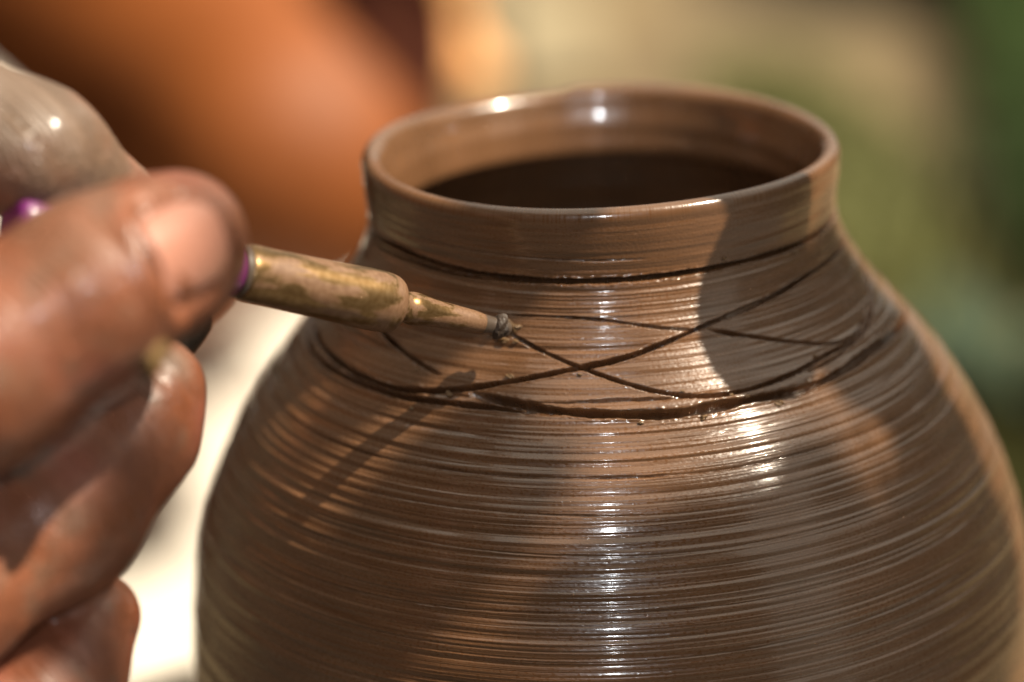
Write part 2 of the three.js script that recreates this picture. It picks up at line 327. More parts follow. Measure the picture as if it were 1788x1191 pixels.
  spots.forEach(([a, h, s], i) => {
    const r = outer(h) + relief(a, h) * 0.8 + 0.12, c = part('clay_crumb', crumbs[i % 3], wetClay, pot);
    c.position.set(r * Math.sin(a * D2R) / 1000, -h / 1000, r * Math.cos(a * D2R) / 1000); c.rotation.set(rnd() * 0.6, a * D2R + (rnd() - 0.5), (rnd() - 0.5) * 0.8, 'YXZ'); c.scale.setScalar(s);
  });
  // a curl of clay lifted at the point of the tool
  const curlAt = (a, h, o) => { const r = outer(h) + o; return V(r * Math.sin(a * D2R) / 1000, -h / 1000, r * Math.cos(a * D2R) / 1000); };
  const curl = new THREE.CatmullRomCurve3([curlAt(-19.6, 15.3, 0), curlAt(-20.2, 14.4, 0.7), curlAt(-21.4, 13.6, 1.3), curlAt(-22.8, 13.7, 1.5), curlAt(-23.2, 14.5, 1.3)]);
  part('clay_curl', new THREE.TubeGeometry(curl, 28, 0.00034, 8), wetClay, pot);
}

// ---------------------------------------------------------------- the carving pen
{
  const tip = at(884, 574, 0.4675), back = at(14, 386, 0.4275), L = back.distanceTo(tip);
  const pen = thing('carving_pen', 'brass tipped pen with magenta barrel scratching lines into the wet pot', 'pen', tip);
  pen.quaternion.setFromUnitVectors(V(0, 1, 0), back.clone().sub(tip).normalize());
  const lathe = (pts) => new THREE.LatheGeometry(new THREE.CatmullRomCurve3(pts.map(([r, y]) => V(r, y, 0)), false, 'centripetal').getPoints(pts.length * 8).map((p) => new THREE.Vector2(Math.max(0, p.x), p.y)), 72);
  const mm = (pts) => pts.map(([r, y]) => [r / 1000, y / 1000]);
  const W = 512, d = new Uint8Array(W * W * 4), ro = new Uint8Array(W * W * 4), me = new Uint8Array(W * W * 4);
  for (let y = 0; y < W; y++) for (let x = 0; x < W; x++) {
    const k = (y * W + x) * 4, u = x / W, v = y / W, cx = Math.cos(u * 2 * Math.PI), cy = Math.sin(u * 2 * Math.PI);
    const n = fbm(cx * 1.6, cy * 1.6, v * 7, 4), mud = smooth(0.0, 0.3, n + 0.12 + 0.25 * smooth(0.5, 0.15, v)), sc = 0.06 * N(cx * 5, cy * 5, v * 60);
    const c = [lerp(0.46, 0.42, mud) + sc, lerp(0.365, 0.31, mud) + sc, lerp(0.24, 0.22, mud) + sc];
    for (let q = 0; q < 3; q++) d[k + q] = 255 * Math.min(1, Math.max(0, c[q])); d[k + 3] = 255;
    ro[k + 1] = 255 * lerp(0.34, 0.55, mud); ro[k + 3] = 255; me[k + 2] = 255 * lerp(0.85, 0.1, mud); me[k + 3] = 255;
  }
  const tx = (a, s) => { const t = new THREE.DataTexture(a, W, W); if (s) t.colorSpace = THREE.SRGBColorSpace; t.magFilter = THREE.LinearFilter; t.wrapS = t.wrapT = THREE.RepeatWrapping; t.needsUpdate = true; return t; };
  const brass = new THREE.MeshPhysicalMaterial({ map: tx(d, 1), roughness: 1, roughnessMap: tx(ro), metalness: 1, metalnessMap: tx(me) });
  const magenta = new THREE.MeshPhysicalMaterial({ color: rgb(0.13, 0.014, 0.11), roughness: 0.4, clearcoat: 0.3, clearcoatRoughness: 0.15 });
  const dark = new THREE.MeshPhysicalMaterial({ color: rgb(0.06, 0.042, 0.03), roughness: 0.45, clearcoat: 0.3 });
  part('nib', lathe(mm([[0, -0.6], [0.8, -0.4], [1.15, 0.4], [1.25, 2.6], [1.4, 4]])), dark, pen);
  part('cone_tip', lathe(mm([[1.3, 3.6], [1.55, 5.4], [1.7, 8.4], [1.9, 12], [2.25, 15.2], [2.1, 16.4], [2.2, 17.2], [2.2, 18.4]])), brass, pen);
  part('ferrule', lathe(mm([[2.1, 18], [3.2, 17.8], [3.75, 18.4], [4.05, 19.8], [4.15, 22], [4.05, 26], [3.9, 32], [3.8, 37], [3.75, 41.2], [3.6, 41.6]])), brass, pen);
  const lump = new THREE.IcosahedronGeometry(0.0017, 5), LP = lump.attributes.position;
  for (let i = 0; i < LP.count; i++) { const q = V().fromBufferAttribute(LP, i), k = 1 + 0.7 * fbm(q.x * 700, q.y * 700, q.z * 700, 3); LP.setXYZ(i, q.x * k * 1.05, q.y * k * 0.8 + 0.0014, q.z * k * 1.05); }
  lump.computeVertexNormals();
  part('clay_lump', lump, new THREE.MeshPhysicalMaterial({ color: rgb(0.03, 0.018, 0.011), roughness: 0.6, clearcoat: 0.1, clearcoatRoughness: 0.3 }), pen);
  part('joint_ring', lathe(mm([[3.2, 41.5], [3.55, 41.6], [3.6, 42.0], [3.55, 42.4], [3.2, 42.5]])), dark, pen);
  part('barrel', lathe(mm([[3.3, 42.4], [3.6, 42.7], [3.75, 43.6], [3.9, 56], [4.3, L * 1000 - 3], [3.6, L * 1000 - 0.4], [0, L * 1000]])), magenta, pen);
}

// ---------------------------------------------------------------- the potter: body, right hand with the pen, left hand
{
  const potter = thing('person', 'bare-armed person sitting behind the pot, holding a pen against it with muddy fingers', 'person', V(0, 0, 0));
  const px = (r, d) => r / fpx * d;
  const B = (a, b, ra, rb) => [a, b, ra, rb];
  const cap = (x0, y0, d0, r0, x1, y1, d1, r1) => B(at(x0, y0, d0), at(x1, y1, d1), px(r0, d0), px(r1, d1));
  // right hand
  const wrist = V(-0.185, 0.372, 0.035), palm = at(-420, 760, 0.415);
  const thumb = { k: 0.006, bones: [cap(-330, 800, 0.405, 150, -60, 640, 0.402, 172), cap(-60, 640, 0.402, 168, 165, 505, 0.404, 155), cap(165, 505, 0.404, 140, 262, 440, 0.408, 118), cap(285, 432, 0.412, 112, 312, 405, 0.416, 102), cap(300, 470, 0.414, 96, 318, 445, 0.417, 96)] };
  const index = { k: 0.005, bones: [cap(-420, 330, 0.43, 130, -160, 150, 0.43, 122), cap(-160, 160, 0.43, 118, 60, 268, 0.434, 110), cap(60, 268, 0.432, 112, 200, 350, 0.443, 76)] };
  const tipBelow = { k: 0.004, bones: [cap(170, 640, 0.449, 70, 290, 578, 0.449, 52), cap(290, 578, 0.449, 52, 338, 556, 0.449, 30)] };
  const middle = { k: 0.007, bones: [cap(-420, 760, 0.42, 150, -150, 1010, 0.42, 140), cap(-150, 1060, 0.42, 160, 100, 895, 0.43, 132), cap(100, 895, 0.43, 132, 225, 750, 0.437, 108), cap(225, 745, 0.437, 104, 272, 668, 0.439, 78)] };
  const ring = { k: 0.006, bones: [cap(-420, 950, 0.425, 140, -160, 1330, 0.425, 130), cap(-160, 1330, 0.425, 110, 90, 1210, 0.435, 108), cap(90, 1210, 0.435, 112, 160, 1078, 0.438, 86)] };
  const little = { k: 0.006, bones: [cap(-440, 1130, 0.43, 120, -220, 1560, 0.43, 110), cap(-220, 1560, 0.43, 95, 30, 1480, 0.44, 90), cap(30, 1480, 0.44, 88, 100, 1350, 0.445, 66)] };
  const palmC = { k: 0.02, bones: [B(wrist, palm, 0.024, 0.026), B(wrist, at(-430, 380, 0.43), 0.02, 0.013), B(wrist, at(-440, 1100, 0.43), 0.02, 0.014), B(palm, at(-330, 800, 0.405), 0.02, 0.012)] };
  const along = at(352, 412, 0.4165).sub(at(250, 462, 0.4075)).normalize();
  const hand = bodyMesh([palmC, thumb, index, tipBelow, middle, ring, little], at(-120, 760, 0.425), 0.066, 150, 0.0016);
  // the skin's point and direction where a sight line first meets the hand
  const onSkin = (x, y) => {
    const e = at(x, y, 1).sub(camera.position).normalize(), P = hand.attributes.position, n = hand.attributes.normal; let best = null, bd = 1e9;
    for (let i = 0; i < P.count; i++) { const q = V().fromBufferAttribute(P, i).sub(camera.position), t = q.dot(e), off = q.addScaledVector(e, -t).length(); if (off < 0.0009 && t < bd) { bd = t; best = i; } }
    const m = V().fromBufferAttribute(n, best); if (m.dot(e) > 0) m.negate();
    return { p: V().fromBufferAttribute(P, best), n: m };
  };
  const thumbNail = onSkin(342, 425), dirtyNail = onSkin(297, 622);
  const nAx = along.clone().addScaledVector(thumbNail.n, -along.dot(thumbNail.n)).normalize(), nSide = nAx.clone().cross(thumbNail.n);
  {
    const P = hand.attributes.position, n = hand.attributes.normal;
    for (let i = 0; i < P.count; i++) {
      const p = V().fromBufferAttribute(P, i), m = V().fromBufferAttribute(n, i), q = p.clone().sub(thumbNail.p), t = q.dot(nAx), s = q.dot(nSide), w = q.dot(thumbNail.n);
      let h = 0.00022 * fbm(p.x * 260, p.y * 260, p.z * 260, 3);
      if (m.dot(thumbNail.n) > 0.1 && w > -0.006) {
        const back = t + 0.0052 - s * s * 45, side = Math.abs(s) - 0.0060;
        h -= 0.0014 * Math.exp(-((back / 0.0009) ** 2)) * smooth(0.0078, 0.0055, Math.abs(s));                 // the fold behind the nail
        h += 0.0011 * Math.exp(-(((back + 0.0026) / 0.0017) ** 2)) * smooth(0.010, 0.004, Math.abs(s));         // the swollen skin behind it
        h -= 0.0010 * Math.exp(-((side / 0.0008) ** 2)) * smooth(-0.0056, -0.004, t) * smooth(0.005, 0.003, t); // the folds along its sides
        h += 0.0004 * Math.exp(-(((side - 0.0016) / 0.0012) ** 2)) * smooth(-0.0056, -0.004, t) * smooth(0.006, 0.003, t);
        h -= 0.00028 * (Math.exp(-(((t + 0.017) / 0.0006) ** 2)) + Math.exp(-(((t + 0.0195 + s * 0.1) / 0.0006) ** 2)) + Math.exp(-(((t + 0.0215 - s * 0.1) / 0.0006) ** 2)));
      }
      if (h) P.setXYZ(i, p.x + m.x * h, p.y + m.y * h, p.z + m.z * h);
    }
    hand.computeVertexNormals();
    // skin lines: u round the fingers, v along them
    const c = at(60, 560, 0.42), e2 = V(0, 1, 0).addScaledVector(along, -along.y).normalize(), e3 = along.clone().cross(e2), uv = new Float32Array(P.count * 2);
    for (let i = 0; i < P.count; i++) { const q = V().fromBufferAttribute(P, i).sub(c); uv[i * 2] = (q.dot(e2) + 0.7 * q.dot(e3)) / 0.04; uv[i * 2 + 1] = q.dot(along) / 0.04; }
    hand.setAttribute('uv', new THREE.BufferAttribute(uv, 2));
  }
  const mudAt = [[at(110, 270, 0.432), 0.012, 0.92], [at(0, 180, 0.43), 0.014, 0.97], [at(200, 315, 0.445), 0.008, 0.85], [at(305, 590, 0.432), 0.0052, 1.0], [at(30, 640, 0.395), 0.004, 0.8], [at(120, 430, 0.395), 0.006, 0.35]];
  paint(hand, (p) => {
    const n1 = fbm(p.x * 90, p.y * 90, p.z * 90, 3), n2 = fbm(p.x * 320, p.y * 320, p.z * 320, 3);
    const c = rgb(0.20 + 0.09 * n1, 0.066 + 0.035 * n1, 0.029 + 0.018 * n1);
    c.lerp(rgb(0.28, 0.075, 0.046), smooth(-0.05, 0.3, fbm(p.x * 60, p.y * 60, p.z * 60 + 9, 2)) * 0.6);
    let m = 0.5 * smooth(0.06, 0.34, n1 + 0.7 * n2);
    for (const [o, r, s] of mudAt) m = Math.max(m, s * smooth(r * 1.3, r * 0.55, p.distanceTo(o) + r * 0.7 * n1));
    m *= 0.15 + 0.85 * smooth(0.006, 0.011, p.distanceTo(thumbNail.p));
    c.lerp(rgb(0.135, 0.09, 0.06), m);
    c.lerp(rgb(0.03, 0.022, 0.015), smooth(0.0075, 0.0045, p.distanceTo(at(325, 562, 0.445))));
    return c;
  });
  // whole body
  const foot = (a, b, r0, r1) => B(a, b, r0, r1);
  const hipL = at(40, -430, 1.6), pelvis = hipL.clone().add(V(-0.1, -0.02, -0.02)), hipR = hipL.clone().add(V(-0.2, -0.02, 0)), chest = V(-0.3, 0.6, -0.62), kneeL = at(492, 252, 1.25), kneeR = V(-0.66, 0.18, -0.7);
  const shoulderR = V(-0.42, 0.63, -0.42), elbowR = V(-0.44, 0.47, -0.17), shoulderL = V(-0.12, 0.62, -0.74), elbowL = V(0.08, 0.44, -1.02), wristL = at(705, -90, 1.32);
  const thighTop = at(290, -130, 1.40), neck = V(-0.29, 0.72, -0.55), head = V(-0.27, 0.87, -0.47);
  const coarse = bodyMesh([
    { k: 0.08, bones: [B(pelvis, chest, 0.13, 0.13), B(shoulderR, shoulderL, 0.06, 0.06), B(chest, neck, 0.08, 0.055), B(neck, head.clone().add(V(0, -0.06, 0)), 0.055, 0.05), B(hipR, hipL, 0.085, 0.085)] },
    { k: 0.03, bones: [B(head, head.clone().add(V(0, 0.03, -0.03)), 0.082, 0.09), B(head.clone().add(V(0.02, -0.05, 0.05)), head.clone().add(V(0.02, -0.02, 0.06)), 0.045, 0.05), B(head.clone().add(V(0.03, -0.02, 0.085)), head.clone().add(V(0.03, 0, 0.08)), 0.014, 0.01)] },
    { k: 0.03, bones: [B(shoulderR, elbowR, 0.055, 0.042), B(elbowR, wrist, 0.042, 0.026)] },
    { k: 0.03, bones: [B(shoulderL, elbowL, 0.055, 0.042), B(elbowL, wristL, 0.042, 0.026)] },
    { k: 0.05, bones: [B(hipL, at(330, -150, 1.38), 0.08, 0.05), B(at(-160, -110, 1.39), at(380, 310, 1.28), 0.022, 0.018), B(at(-10, -140, 1.385), at(420, 300, 1.272), 0.027, 0.02), B(at(150, -140, 1.38), at(450, 295, 1.268), 0.032, 0.024), B(at(330, -150, 1.38), at(490, 285, 1.26), 0.045, 0.03), B(at(540, -150, 1.38), at(585, 275, 1.27), 0.03, 0.024), B(kneeL, V(-0.16, 0.09, -0.98), 0.036, 0.042), B(V(-0.16, 0.09, -0.98), V(-0.25, 0.05, -0.9), 0.042, 0.03)] },
    { k: 0.05, bones: [B(hipR, kneeR, 0.09, 0.062), B(kneeR, V(-0.5, 0.07, -0.95), 0.056, 0.045), B(V(-0.5, 0.07, -0.95), V(-0.35, 0.05, -1.0), 0.045, 0.03)] },
  ], V(-0.3, 0.47, -0.55), 0.66, 130, 0.03);
  paint(coarse, (p) => { const n = fbm(p.x * 14, p.y * 14, p.z * 14, 3); return rgb(0.215 + 0.06 * n, 0.057 + 0.02 * n, 0.007 + 0.005 * n); });
  // left hand hanging beside the knee, fingers loosely curled
  const hx = at(735, 80, 1.3), F = (k, s) => { const o = right.clone().multiplyScalar((k - 1.5) * 0.009).addScaledVector(fwd, (k - 1.5) * 0.017); const a = at(695, -20, 1.3).add(o), b = at(731 + k * 5, 90, 1.295).add(o), c = at(757 + k * 5, 130 - 12 * Math.abs(k - 1.2), 1.28).add(o), e = at(735 + k * 5, 128, 1.266).add(o); return { k: 0.004, bones: [B(a, b, 0.0098 * s, 0.0092 * s), B(b, c, 0.0092 * s, 0.0085 * s), B(c, e, 0.0085 * s, 0.0075 * s)] }; };
  const leftHand = bodyMesh([{ k: 0.02, bones: [B(wristL, at(690, -35, 1.29), 0.024, 0.018), B(wristL, at(720, -15, 1.33), 0.022, 0.018), B(at(690, -25, 1.28), at(720, -5, 1.33), 0.016, 0.016)] }, F(0, 1), F(1, 1.05), F(2, 1), F(3, 0.88),
    { k: 0.005, bones: [B(at(680, -50, 1.29), at(680, 25, 1.27), 0.012, 0.0115), B(at(680, 25, 1.27), at(710, 75, 1.262), 0.0115, 0.009)] }], hx, 0.075, 90, 0.003);
  paint(leftHand, (p) => { const n = fbm(p.x * 40, p.y * 40, p.z * 40, 3); return rgb(0.66 + 0.1 * n, 0.335 + 0.05 * n, 0.13 + 0.02 * n); });  // paler than the other skin: sunlight put into the colour
  const SW = 1024, sb = new Float32Array(SW * SW * 4), sr = new Uint8Array(SW * SW * 4);
  for (let y = 0; y < SW; y++) for (let x = 0; x < SW; x++) {
    const k = (y * SW + x) * 4, u = x / SW * 40, v = y / SW * 40;                                          // millimetres
    const lines = 1 - Math.abs(N(u * 0.35, v * 1.7 + 0.8 * N(u * 0.3, v * 0.3, 3), 4)) * 2.2, pores = N(u * 2.6, v * 2.6, 8), soft = N(u * 0.22, v * 0.22, 2);
    sb[k] = sb[k + 1] = sb[k + 2] = 0.5 - 0.3 * smooth(0.72, 1, lines) + 0.14 * pores + 0.25 * soft; sb[k + 3] = 1;
    sr[k] = sr[k + 2] = 0; sr[k + 1] = 255 * Math.min(1, Math.max(0.2, 0.46 + 0.3 * soft + 0.1 * pores)); sr[k + 3] = 255;
  }
  const stex = (d, type) => { const t = new THREE.DataTexture(d, SW, SW, THREE.RGBAFormat, type); t.magFilter = THREE.LinearFilter; t.wrapS = t.wrapT = THREE.MirroredRepeatWrapping; t.needsUpdate = true; return t; };
  const skin = new THREE.MeshPhysicalMaterial({ vertexColors: true, roughness: 1, roughnessMap: stex(sr, THREE.UnsignedByteType), bumpMap: stex(sb, THREE.FloatType), bumpScale: 0.0005, clearcoat: 0.3, clearcoatRoughness: 0.22 });
  const drySkin = new THREE.MeshPhysicalMaterial({ vertexColors: true, roughness: 0.65, sheen: 0.2, sheenColor: rgb(0.9, 0.45, 0.25), sheenRoughness: 0.5 });
  for (const g of [coarse, leftHand]) g.setAttribute('uv', new THREE.BufferAttribute(new Float32Array(g.attributes.position.count * 2), 2));
  for (const g of [hand, coarse, leftHand]) for (const k of Object.keys(g.attributes)) if (!['position', 'normal', 'color', 'uv'].includes(k)) g.deleteAttribute(k);
  part('body', mergeGeometries([hand, mergeGeometries([coarse, leftHand])], true), [skin, drySkin], potter);
  // clothes follow the body
  const shirt = bodyMesh([{ k: 0.08, bones: [B(pelvis.clone().add(V(0, 0.06, 0.06)), chest, 0.142, 0.142), B(shoulderR.clone().add(V(0.05, 0, 0)), shoulderL, 0.068, 0.068)] }], V(-0.28, 0.42, -0.8), 0.45, 70, 0.02);
  part('shirt', shirt, new THREE.MeshStandardMaterial({ color: rgb(0.05, 0.035, 0.035), roughness: 0.9 }), potter);
  const shorts = bodyMesh([{ k: 0.06, bones: [B(pelvis, pelvis.clone().add(V(-0.01, 0.08, 0.05)), 0.145, 0.142), B(hipR, hipL, 0.095, 0.095), B(hipL, hipL.clone().lerp(thighTop, 0.3), 0.1, 0.09), B(hipR, hipR.clone().lerp(kneeR, 0.6), 0.1, 0.085)] }], V(-0.27, 0.2, -1.0), 0.42, 70, 0.02);
  part('shorts', shorts, new THREE.MeshStandardMaterial({ color: rgb(0.055, 0.028, 0.024), roughness: 0.9 }), potter);
  const shade_drape = bodyMesh([{ k: 0.05, bones: [B(at(680, -160, 1.26), at(680, 60, 1.25), 0.010, 0.011), B(at(680, 60, 1.25), at(700, 270, 1.25), 0.011, 0.01), B(at(665, -160, 1.30), at(690, 240, 1.28), 0.011, 0.010)] }], at(680, 50, 1.27), 0.075, 60, 0.02);  // dark drape added where the flank of the knee falls into shade
  part('shade_drape', shade_drape, new THREE.MeshPhysicalMaterial({ color: rgb(0.055, 0.017, 0.010), roughness: 1, specularIntensity: 0.2 }), potter, { label: 'dark maroon drape beside the knee, standing in for its shaded side' });
  const hair = bodyMesh([{ k: 0.03, bones: [B(head.clone().add(V(0, 0.04, -0.03)), head.clone().add(V(-0.02, 0, -0.07)), 0.094, 0.085)] }], head.clone().add(V(0, 0.02, -0.05)), 0.16, 40, 0.02);
  part('hair', hair, new THREE.MeshStandardMaterial({ color: rgb(0.015, 0.012, 0.01), roughness: 0.7 }), potter);
  // nails
  function nail(centre, dir, toward, len, wid, rad, mat, label) {
    const ax = dir.clone().normalize(), n = toward.clone().addScaledVector(ax, -toward.dot(ax)).normalize(), sx = ax.clone().cross(n), pos = [], ix = [], nu = 16, nv = 18;
    for (let s = 0; s < 2; s++) for (let i = 0; i <= nu; i++) for (let j = 0; j <= nv; j++) {
      const u = i / nu * 2 - 1, v = j / nv * 2 - 1, round = u < 0 ? Math.sqrt(Math.max(0, 1 - (0.92 * u) ** 6)) : Math.sqrt(Math.max(0, 1 - (0.9 * u) ** 4));
      const ph = v * round * wid / 2 / rad, dr = -0.0006 * s - 0.0009 * u * u * (u > 0 ? 1 : 0.3) - (Math.abs(v) > 0.93 ? 0.0003 : 0);
      const p = centre.clone().addScaledVector(ax, u * len / 2).addScaledVector(n, (rad + dr) * Math.cos(ph) - rad).addScaledVector(sx, (rad + dr) * Math.sin(ph));
      pos.push(p.x, p.y, p.z);
    }
    const m = (nu + 1) * (nv + 1);
    for (let i = 0; i < nu; i++) for (let j = 0; j < nv; j++) { const a = i * (nv + 1) + j, b = a + 1, c = a + nv + 1, d = c + 1; ix.push(a, b, c, b, d, c, a + m, c + m, b + m, b + m, c + m, d + m); }
    const g = new THREE.BufferGeometry(); g.setAttribute('position', new THREE.Float32BufferAttribute(pos, 3)); g.setIndex(ix); g.computeVertexNormals();
    return part('nail', g, mat, potter, label ? { label } : undefined);
  }
  const nailMat = new THREE.MeshPhysicalMaterial({ color: rgb(0.36, 0.165, 0.115), roughness: 0.28, clearcoat: 0.5, clearcoatRoughness: 0.18 });
  nail(thumbNail.p.clone().addScaledVector(thumbNail.n, 0.0005).addScaledVector(nAx, 0.0006), nAx, thumbNail.n, 0.0118, 0.0122, 0.0078, nailMat, 'pink thumb nail');
  nail(dirtyNail.p.clone().addScaledVector(dirtyNail.n, 0.0002), at(300, 590, 0.437).sub(at(262, 680, 0.434)), dirtyNail.n, 0.0075, 0.0075, 0.006, new THREE.MeshPhysicalMaterial({ color: rgb(0.16, 0.095, 0.035), roughness: 0.45, clearcoat: 0.3 }), 'mud stained finger nail');
}

// ---------------------------------------------------------------- unseen branch added between the sun and the pot to cast shade
const leafShape = (len, half, fold, full = 0.62) => {          // a blade in its own plane: base at 0, tip at +y, folded along the midrib
  const n = 9, pos = [], ix = [];
  for (let i = 0; i <= n; i++) { const t = i / n, w = half * Math.pow(Math.sin(Math.PI * Math.pow(t * 0.97 + 0.015, 0.8)), full), z = -0.10 * len * t * t; pos.push(-w, t * len, z + fold * w, 0, t * len, z, w, t * len, z + fold * w); }
  for (let i = 0; i < n; i++) for (let j = 0; j < 2; j++) { const a = i * 3 + j; ix.push(a, a + 1, a + 3, a + 1, a + 4, a + 3); }
  const g = new THREE.BufferGeometry(); g.setAttribute('position', new THREE.Float32BufferAttribute(pos, 3)); g.setIndex(ix); g.computeVertexNormals(); return g;
};
const leafMats = [[0.05, 0.10, 0.025], [0.07, 0.12, 0.03], [0.04, 0.085, 0.025]].map((c) => new THREE.MeshPhysicalMaterial({ color: rgb(...c), roughness: 0.75, side: THREE.DoubleSide }));
{
  const br = thing('shade_branch', 'added green branch out of view, its leaves placed to shade the pot, knee and hand', 'branch', V(0.85, 1.15, 0.38));
  const o = br.position;
  // where a sight line first meets the pot
  const onPot = (x, y) => { const e = at(x, y, 1).sub(camera.position).normalize(); for (let t = 0.36; t < 0.6; t += 0.0004) { const p = camera.position.clone().addScaledVector(e, t), h = (RIM - p.y) * 1000; if (h > 0 && h < 133 && Math.hypot(p.x, p.z) * 1000 < outer(h)) return p; } return at(x, y, 0.49); };
  const leaf = (a, b, half, t, fold = 0.12, full = 0.62) => {      // the leaf's base and tip throw their shade on a and b
    a = a.clone().addScaledVector(sunDir, t); b = b.clone().addScaledVector(sunDir, t);
    const len = a.distanceTo(b), y = b.clone().sub(a).normalize(), x = y.clone().cross(sunDir).normalize(), z = x.clone().cross(y);
    const m = part('leaf', leafShape(len, half, fold, full), leafMats[Math.floor(rnd() * 3)], br);
    m.position.copy(a).sub(o); m.quaternion.setFromRotationMatrix(new THREE.Matrix4().makeBasis(x, y, z));
    const end = a.clone().sub(o), st = new THREE.CatmullRomCurve3([end, end.clone().addScaledVector(sunDir, 0.15), end.clone().addScaledVector(sunDir, 0.34).add(V(0.01, 0, 0)), V(0, 0, 0)]);
    part('stalk', new THREE.TubeGeometry(st, 24, 0.0005, 5), leafMats[0], br);
  };
  leaf(onPot(1332, 330), onPot(1358, 720), 0.0098, 0.11, 0.05, 0.34);
  leaf(onPot(1480, 340), onPot(1620, 800), 0.0155, 0.5);
  leaf(onPot(1290, 840), onPot(1520, 800), 0.009, 1.6);
  leaf(onPot(1555, 750), onPot(1740, 960), 0.017, 0.7);
  leaf(onPot(1320, 450), onPot(680, 470), 0.0042, 0.125, 0.05, 0.5);
  leaf(onPot(900, 570), onPot(560, 590), 0.0066, 0.35);
  leaf(onPot(770, 650), onPot(500, 740), 0.006, 0.4);
  leaf(onPot(1640, 1190), onPot(820, 1080), 0.010, 0.9);
  leaf(onPot(860, 870), onPot(500, 960), 0.010, 0.6);
  leaf(onPot(860, 1040), onPot(480, 1110), 0.012, 0.7);
  leaf(onPot(1700, 1330), onPot(700, 1250), 0.013, 0.95);
  leaf(onPot(1740, 1500), onPot(600, 1450), 0.016, 1.0);
  leaf(onPot(1740, 860), onPot(1690, 1180), 0.013, 0.9);
  leaf(at(560, -80, 1.27), at(620, 340, 1.27), 0.021, 0.4);
  leaf(at(330, 640, 0.428), at(60, 1080, 0.424), 0.013, 1.7);
  leaf(at(280, 960, 0.427), at(60, 1290, 0.427), 0.010, 0.8);
  const tw = new THREE.CatmullRomCurve3([V(0.75, 0.2, -0.05), V(0.4, 0.12, 0), V(0.15, 0.05, 0.01), V(0, 0, 0)]);
  part('twig', new THREE.TubeGeometry(tw, 30, 0.004, 8), new THREE.MeshStandardMaterial({ color: rgb(0.09, 0.06, 0.04), roughness: 0.9 }), br);
}

// ---------------------------------------------------------------- the garden behind, far out of focus
const inside = (poly, x, z) => { let c = false; for (let i = 0, j = poly.length - 1; i < poly.length; j = i++) { const a = poly[i], b = poly[j]; if ((a.z > z) !== (b.z > z) && x < (b.x - a.x) * (z - a.z) / (b.z - a.z) + a.x) c = !c; } return c; };
function grass(label, spots, count, height, tint) {
  const poly = spots.map(([x, y]) => ground(x, y)), xs = poly.map((p) => p.x), zs = poly.map((p) => p.z);
  const g = new THREE.BufferGeometry();
  g.setAttribute('position', new THREE.Float32BufferAttribute([-0.004, 0, 0, 0.004, 0, 0, -0.003, 0.5, 0.06, 0.003, 0.5, 0.06, 0, 1, 0.22], 3)); g.setIndex([0, 1, 2, 1, 3, 2, 2, 3, 4]); g.computeVertexNormals();
  const m = new THREE.InstancedMesh(g, new THREE.MeshStandardMaterial({ roughness: 0.8, side: THREE.DoubleSide }), count), M = new THREE.Matrix4(), c = new THREE.Color();
  for (let i = 0; i < count;) {
    const x = lerp(Math.min(...xs), Math.max(...xs), rnd()), z = lerp(Math.min(...zs), Math.max(...zs), rnd());
    if (!inside(poly, x, z)) { if (rnd() < 1e-5) break; continue; }
    const s = height * (0.6 + 0.8 * rnd()), e = new THREE.Euler((rnd() - 0.5) * 0.7, rnd() * 6.28, (rnd() - 0.5) * 0.7);
    M.compose(V(x, 0, z), new THREE.Quaternion().setFromEuler(e), V(1.6, s, s)); m.setMatrixAt(i, M);
    const n = 0.75 + 0.9 * fbm(x * 3, z * 3, 5, 3) + 0.3 * rnd(); m.setColorAt(i, c.setRGB(tint[0] * n, tint[1] * n, tint[2] * n)); i++;
  }
  m.name = numbered('grass'); m.castShadow = m.receiveShadow = true; m.userData = { label, category: 'grass', kind: 'stuff' }; scene.add(m);
}
grass('soft olive green grass right of the pot, inside the curve of bare earth', [[1230, 225], [1400, 225], [1560, 330], [1640, 480], [1700, 640], [1760, 760], [1850, 950], [1500, 950], [1250, 600]], 4000, 0.04, [0.19, 0.20, 0.065]);
grass('deeper green grass along the right edge, outside the curve of bare earth', [[1720, 90], [1730, 220], [1760, 420], [1800, 560], [2000, 520], [1950, -20], [1700, 0]], 5000, 0.05, [0.05, 0.09, 0.02]);
{
  const c = ground(1930, -40), sh = thing('shrub', 'dark green shrub in the upper right corner behind the grass', 'shrub', c);
  const g = leafShape(0.045, 0.013, 0.15), n = 1800, m = new THREE.InstancedMesh(g, new THREE.MeshStandardMaterial({ roughness: 0.6, side: THREE.DoubleSide }), n), M = new THREE.Matrix4(), k = new THREE.Color();
  for (let i = 0; i < n; i++) {
    const a = rnd() * 6.28, h = Math.pow(rnd(), 0.8), r = 0.17 * Math.sqrt(rnd()) * (1 - 0.4 * h);
    M.compose(V(r * Math.cos(a), 0.02 + 0.2 * h, r * Math.sin(a)), new THREE.Quaternion().setFromEuler(new THREE.Euler(rnd() * 3, rnd() * 6.28, rnd() * 3)), V(1, 1, 1)); m.setMatrixAt(i, M);
    const q = 0.6 + 0.8 * rnd(); m.setColorAt(i, k.setRGB(0.012 * q, 0.028 * q, 0.011 * q));
  }
  m.name = 'foliage'; m.userData.kind = 'stuff'; m.castShadow = true; sh.add(m);
  for (let i = 0; i < 6; i++) { const a = i * 1.05; part('stem', new THREE.CylinderGeometry(0.002, 0.004, 0.24, 7).translate(0, 0.12, 0).rotateZ(0.35 * Math.cos(a)).rotateX(0.35 * Math.sin(a)), new THREE.MeshStandardMaterial({ color: rgb(0.06, 0.045, 0.03), roughness: 0.9 }), sh); }
}
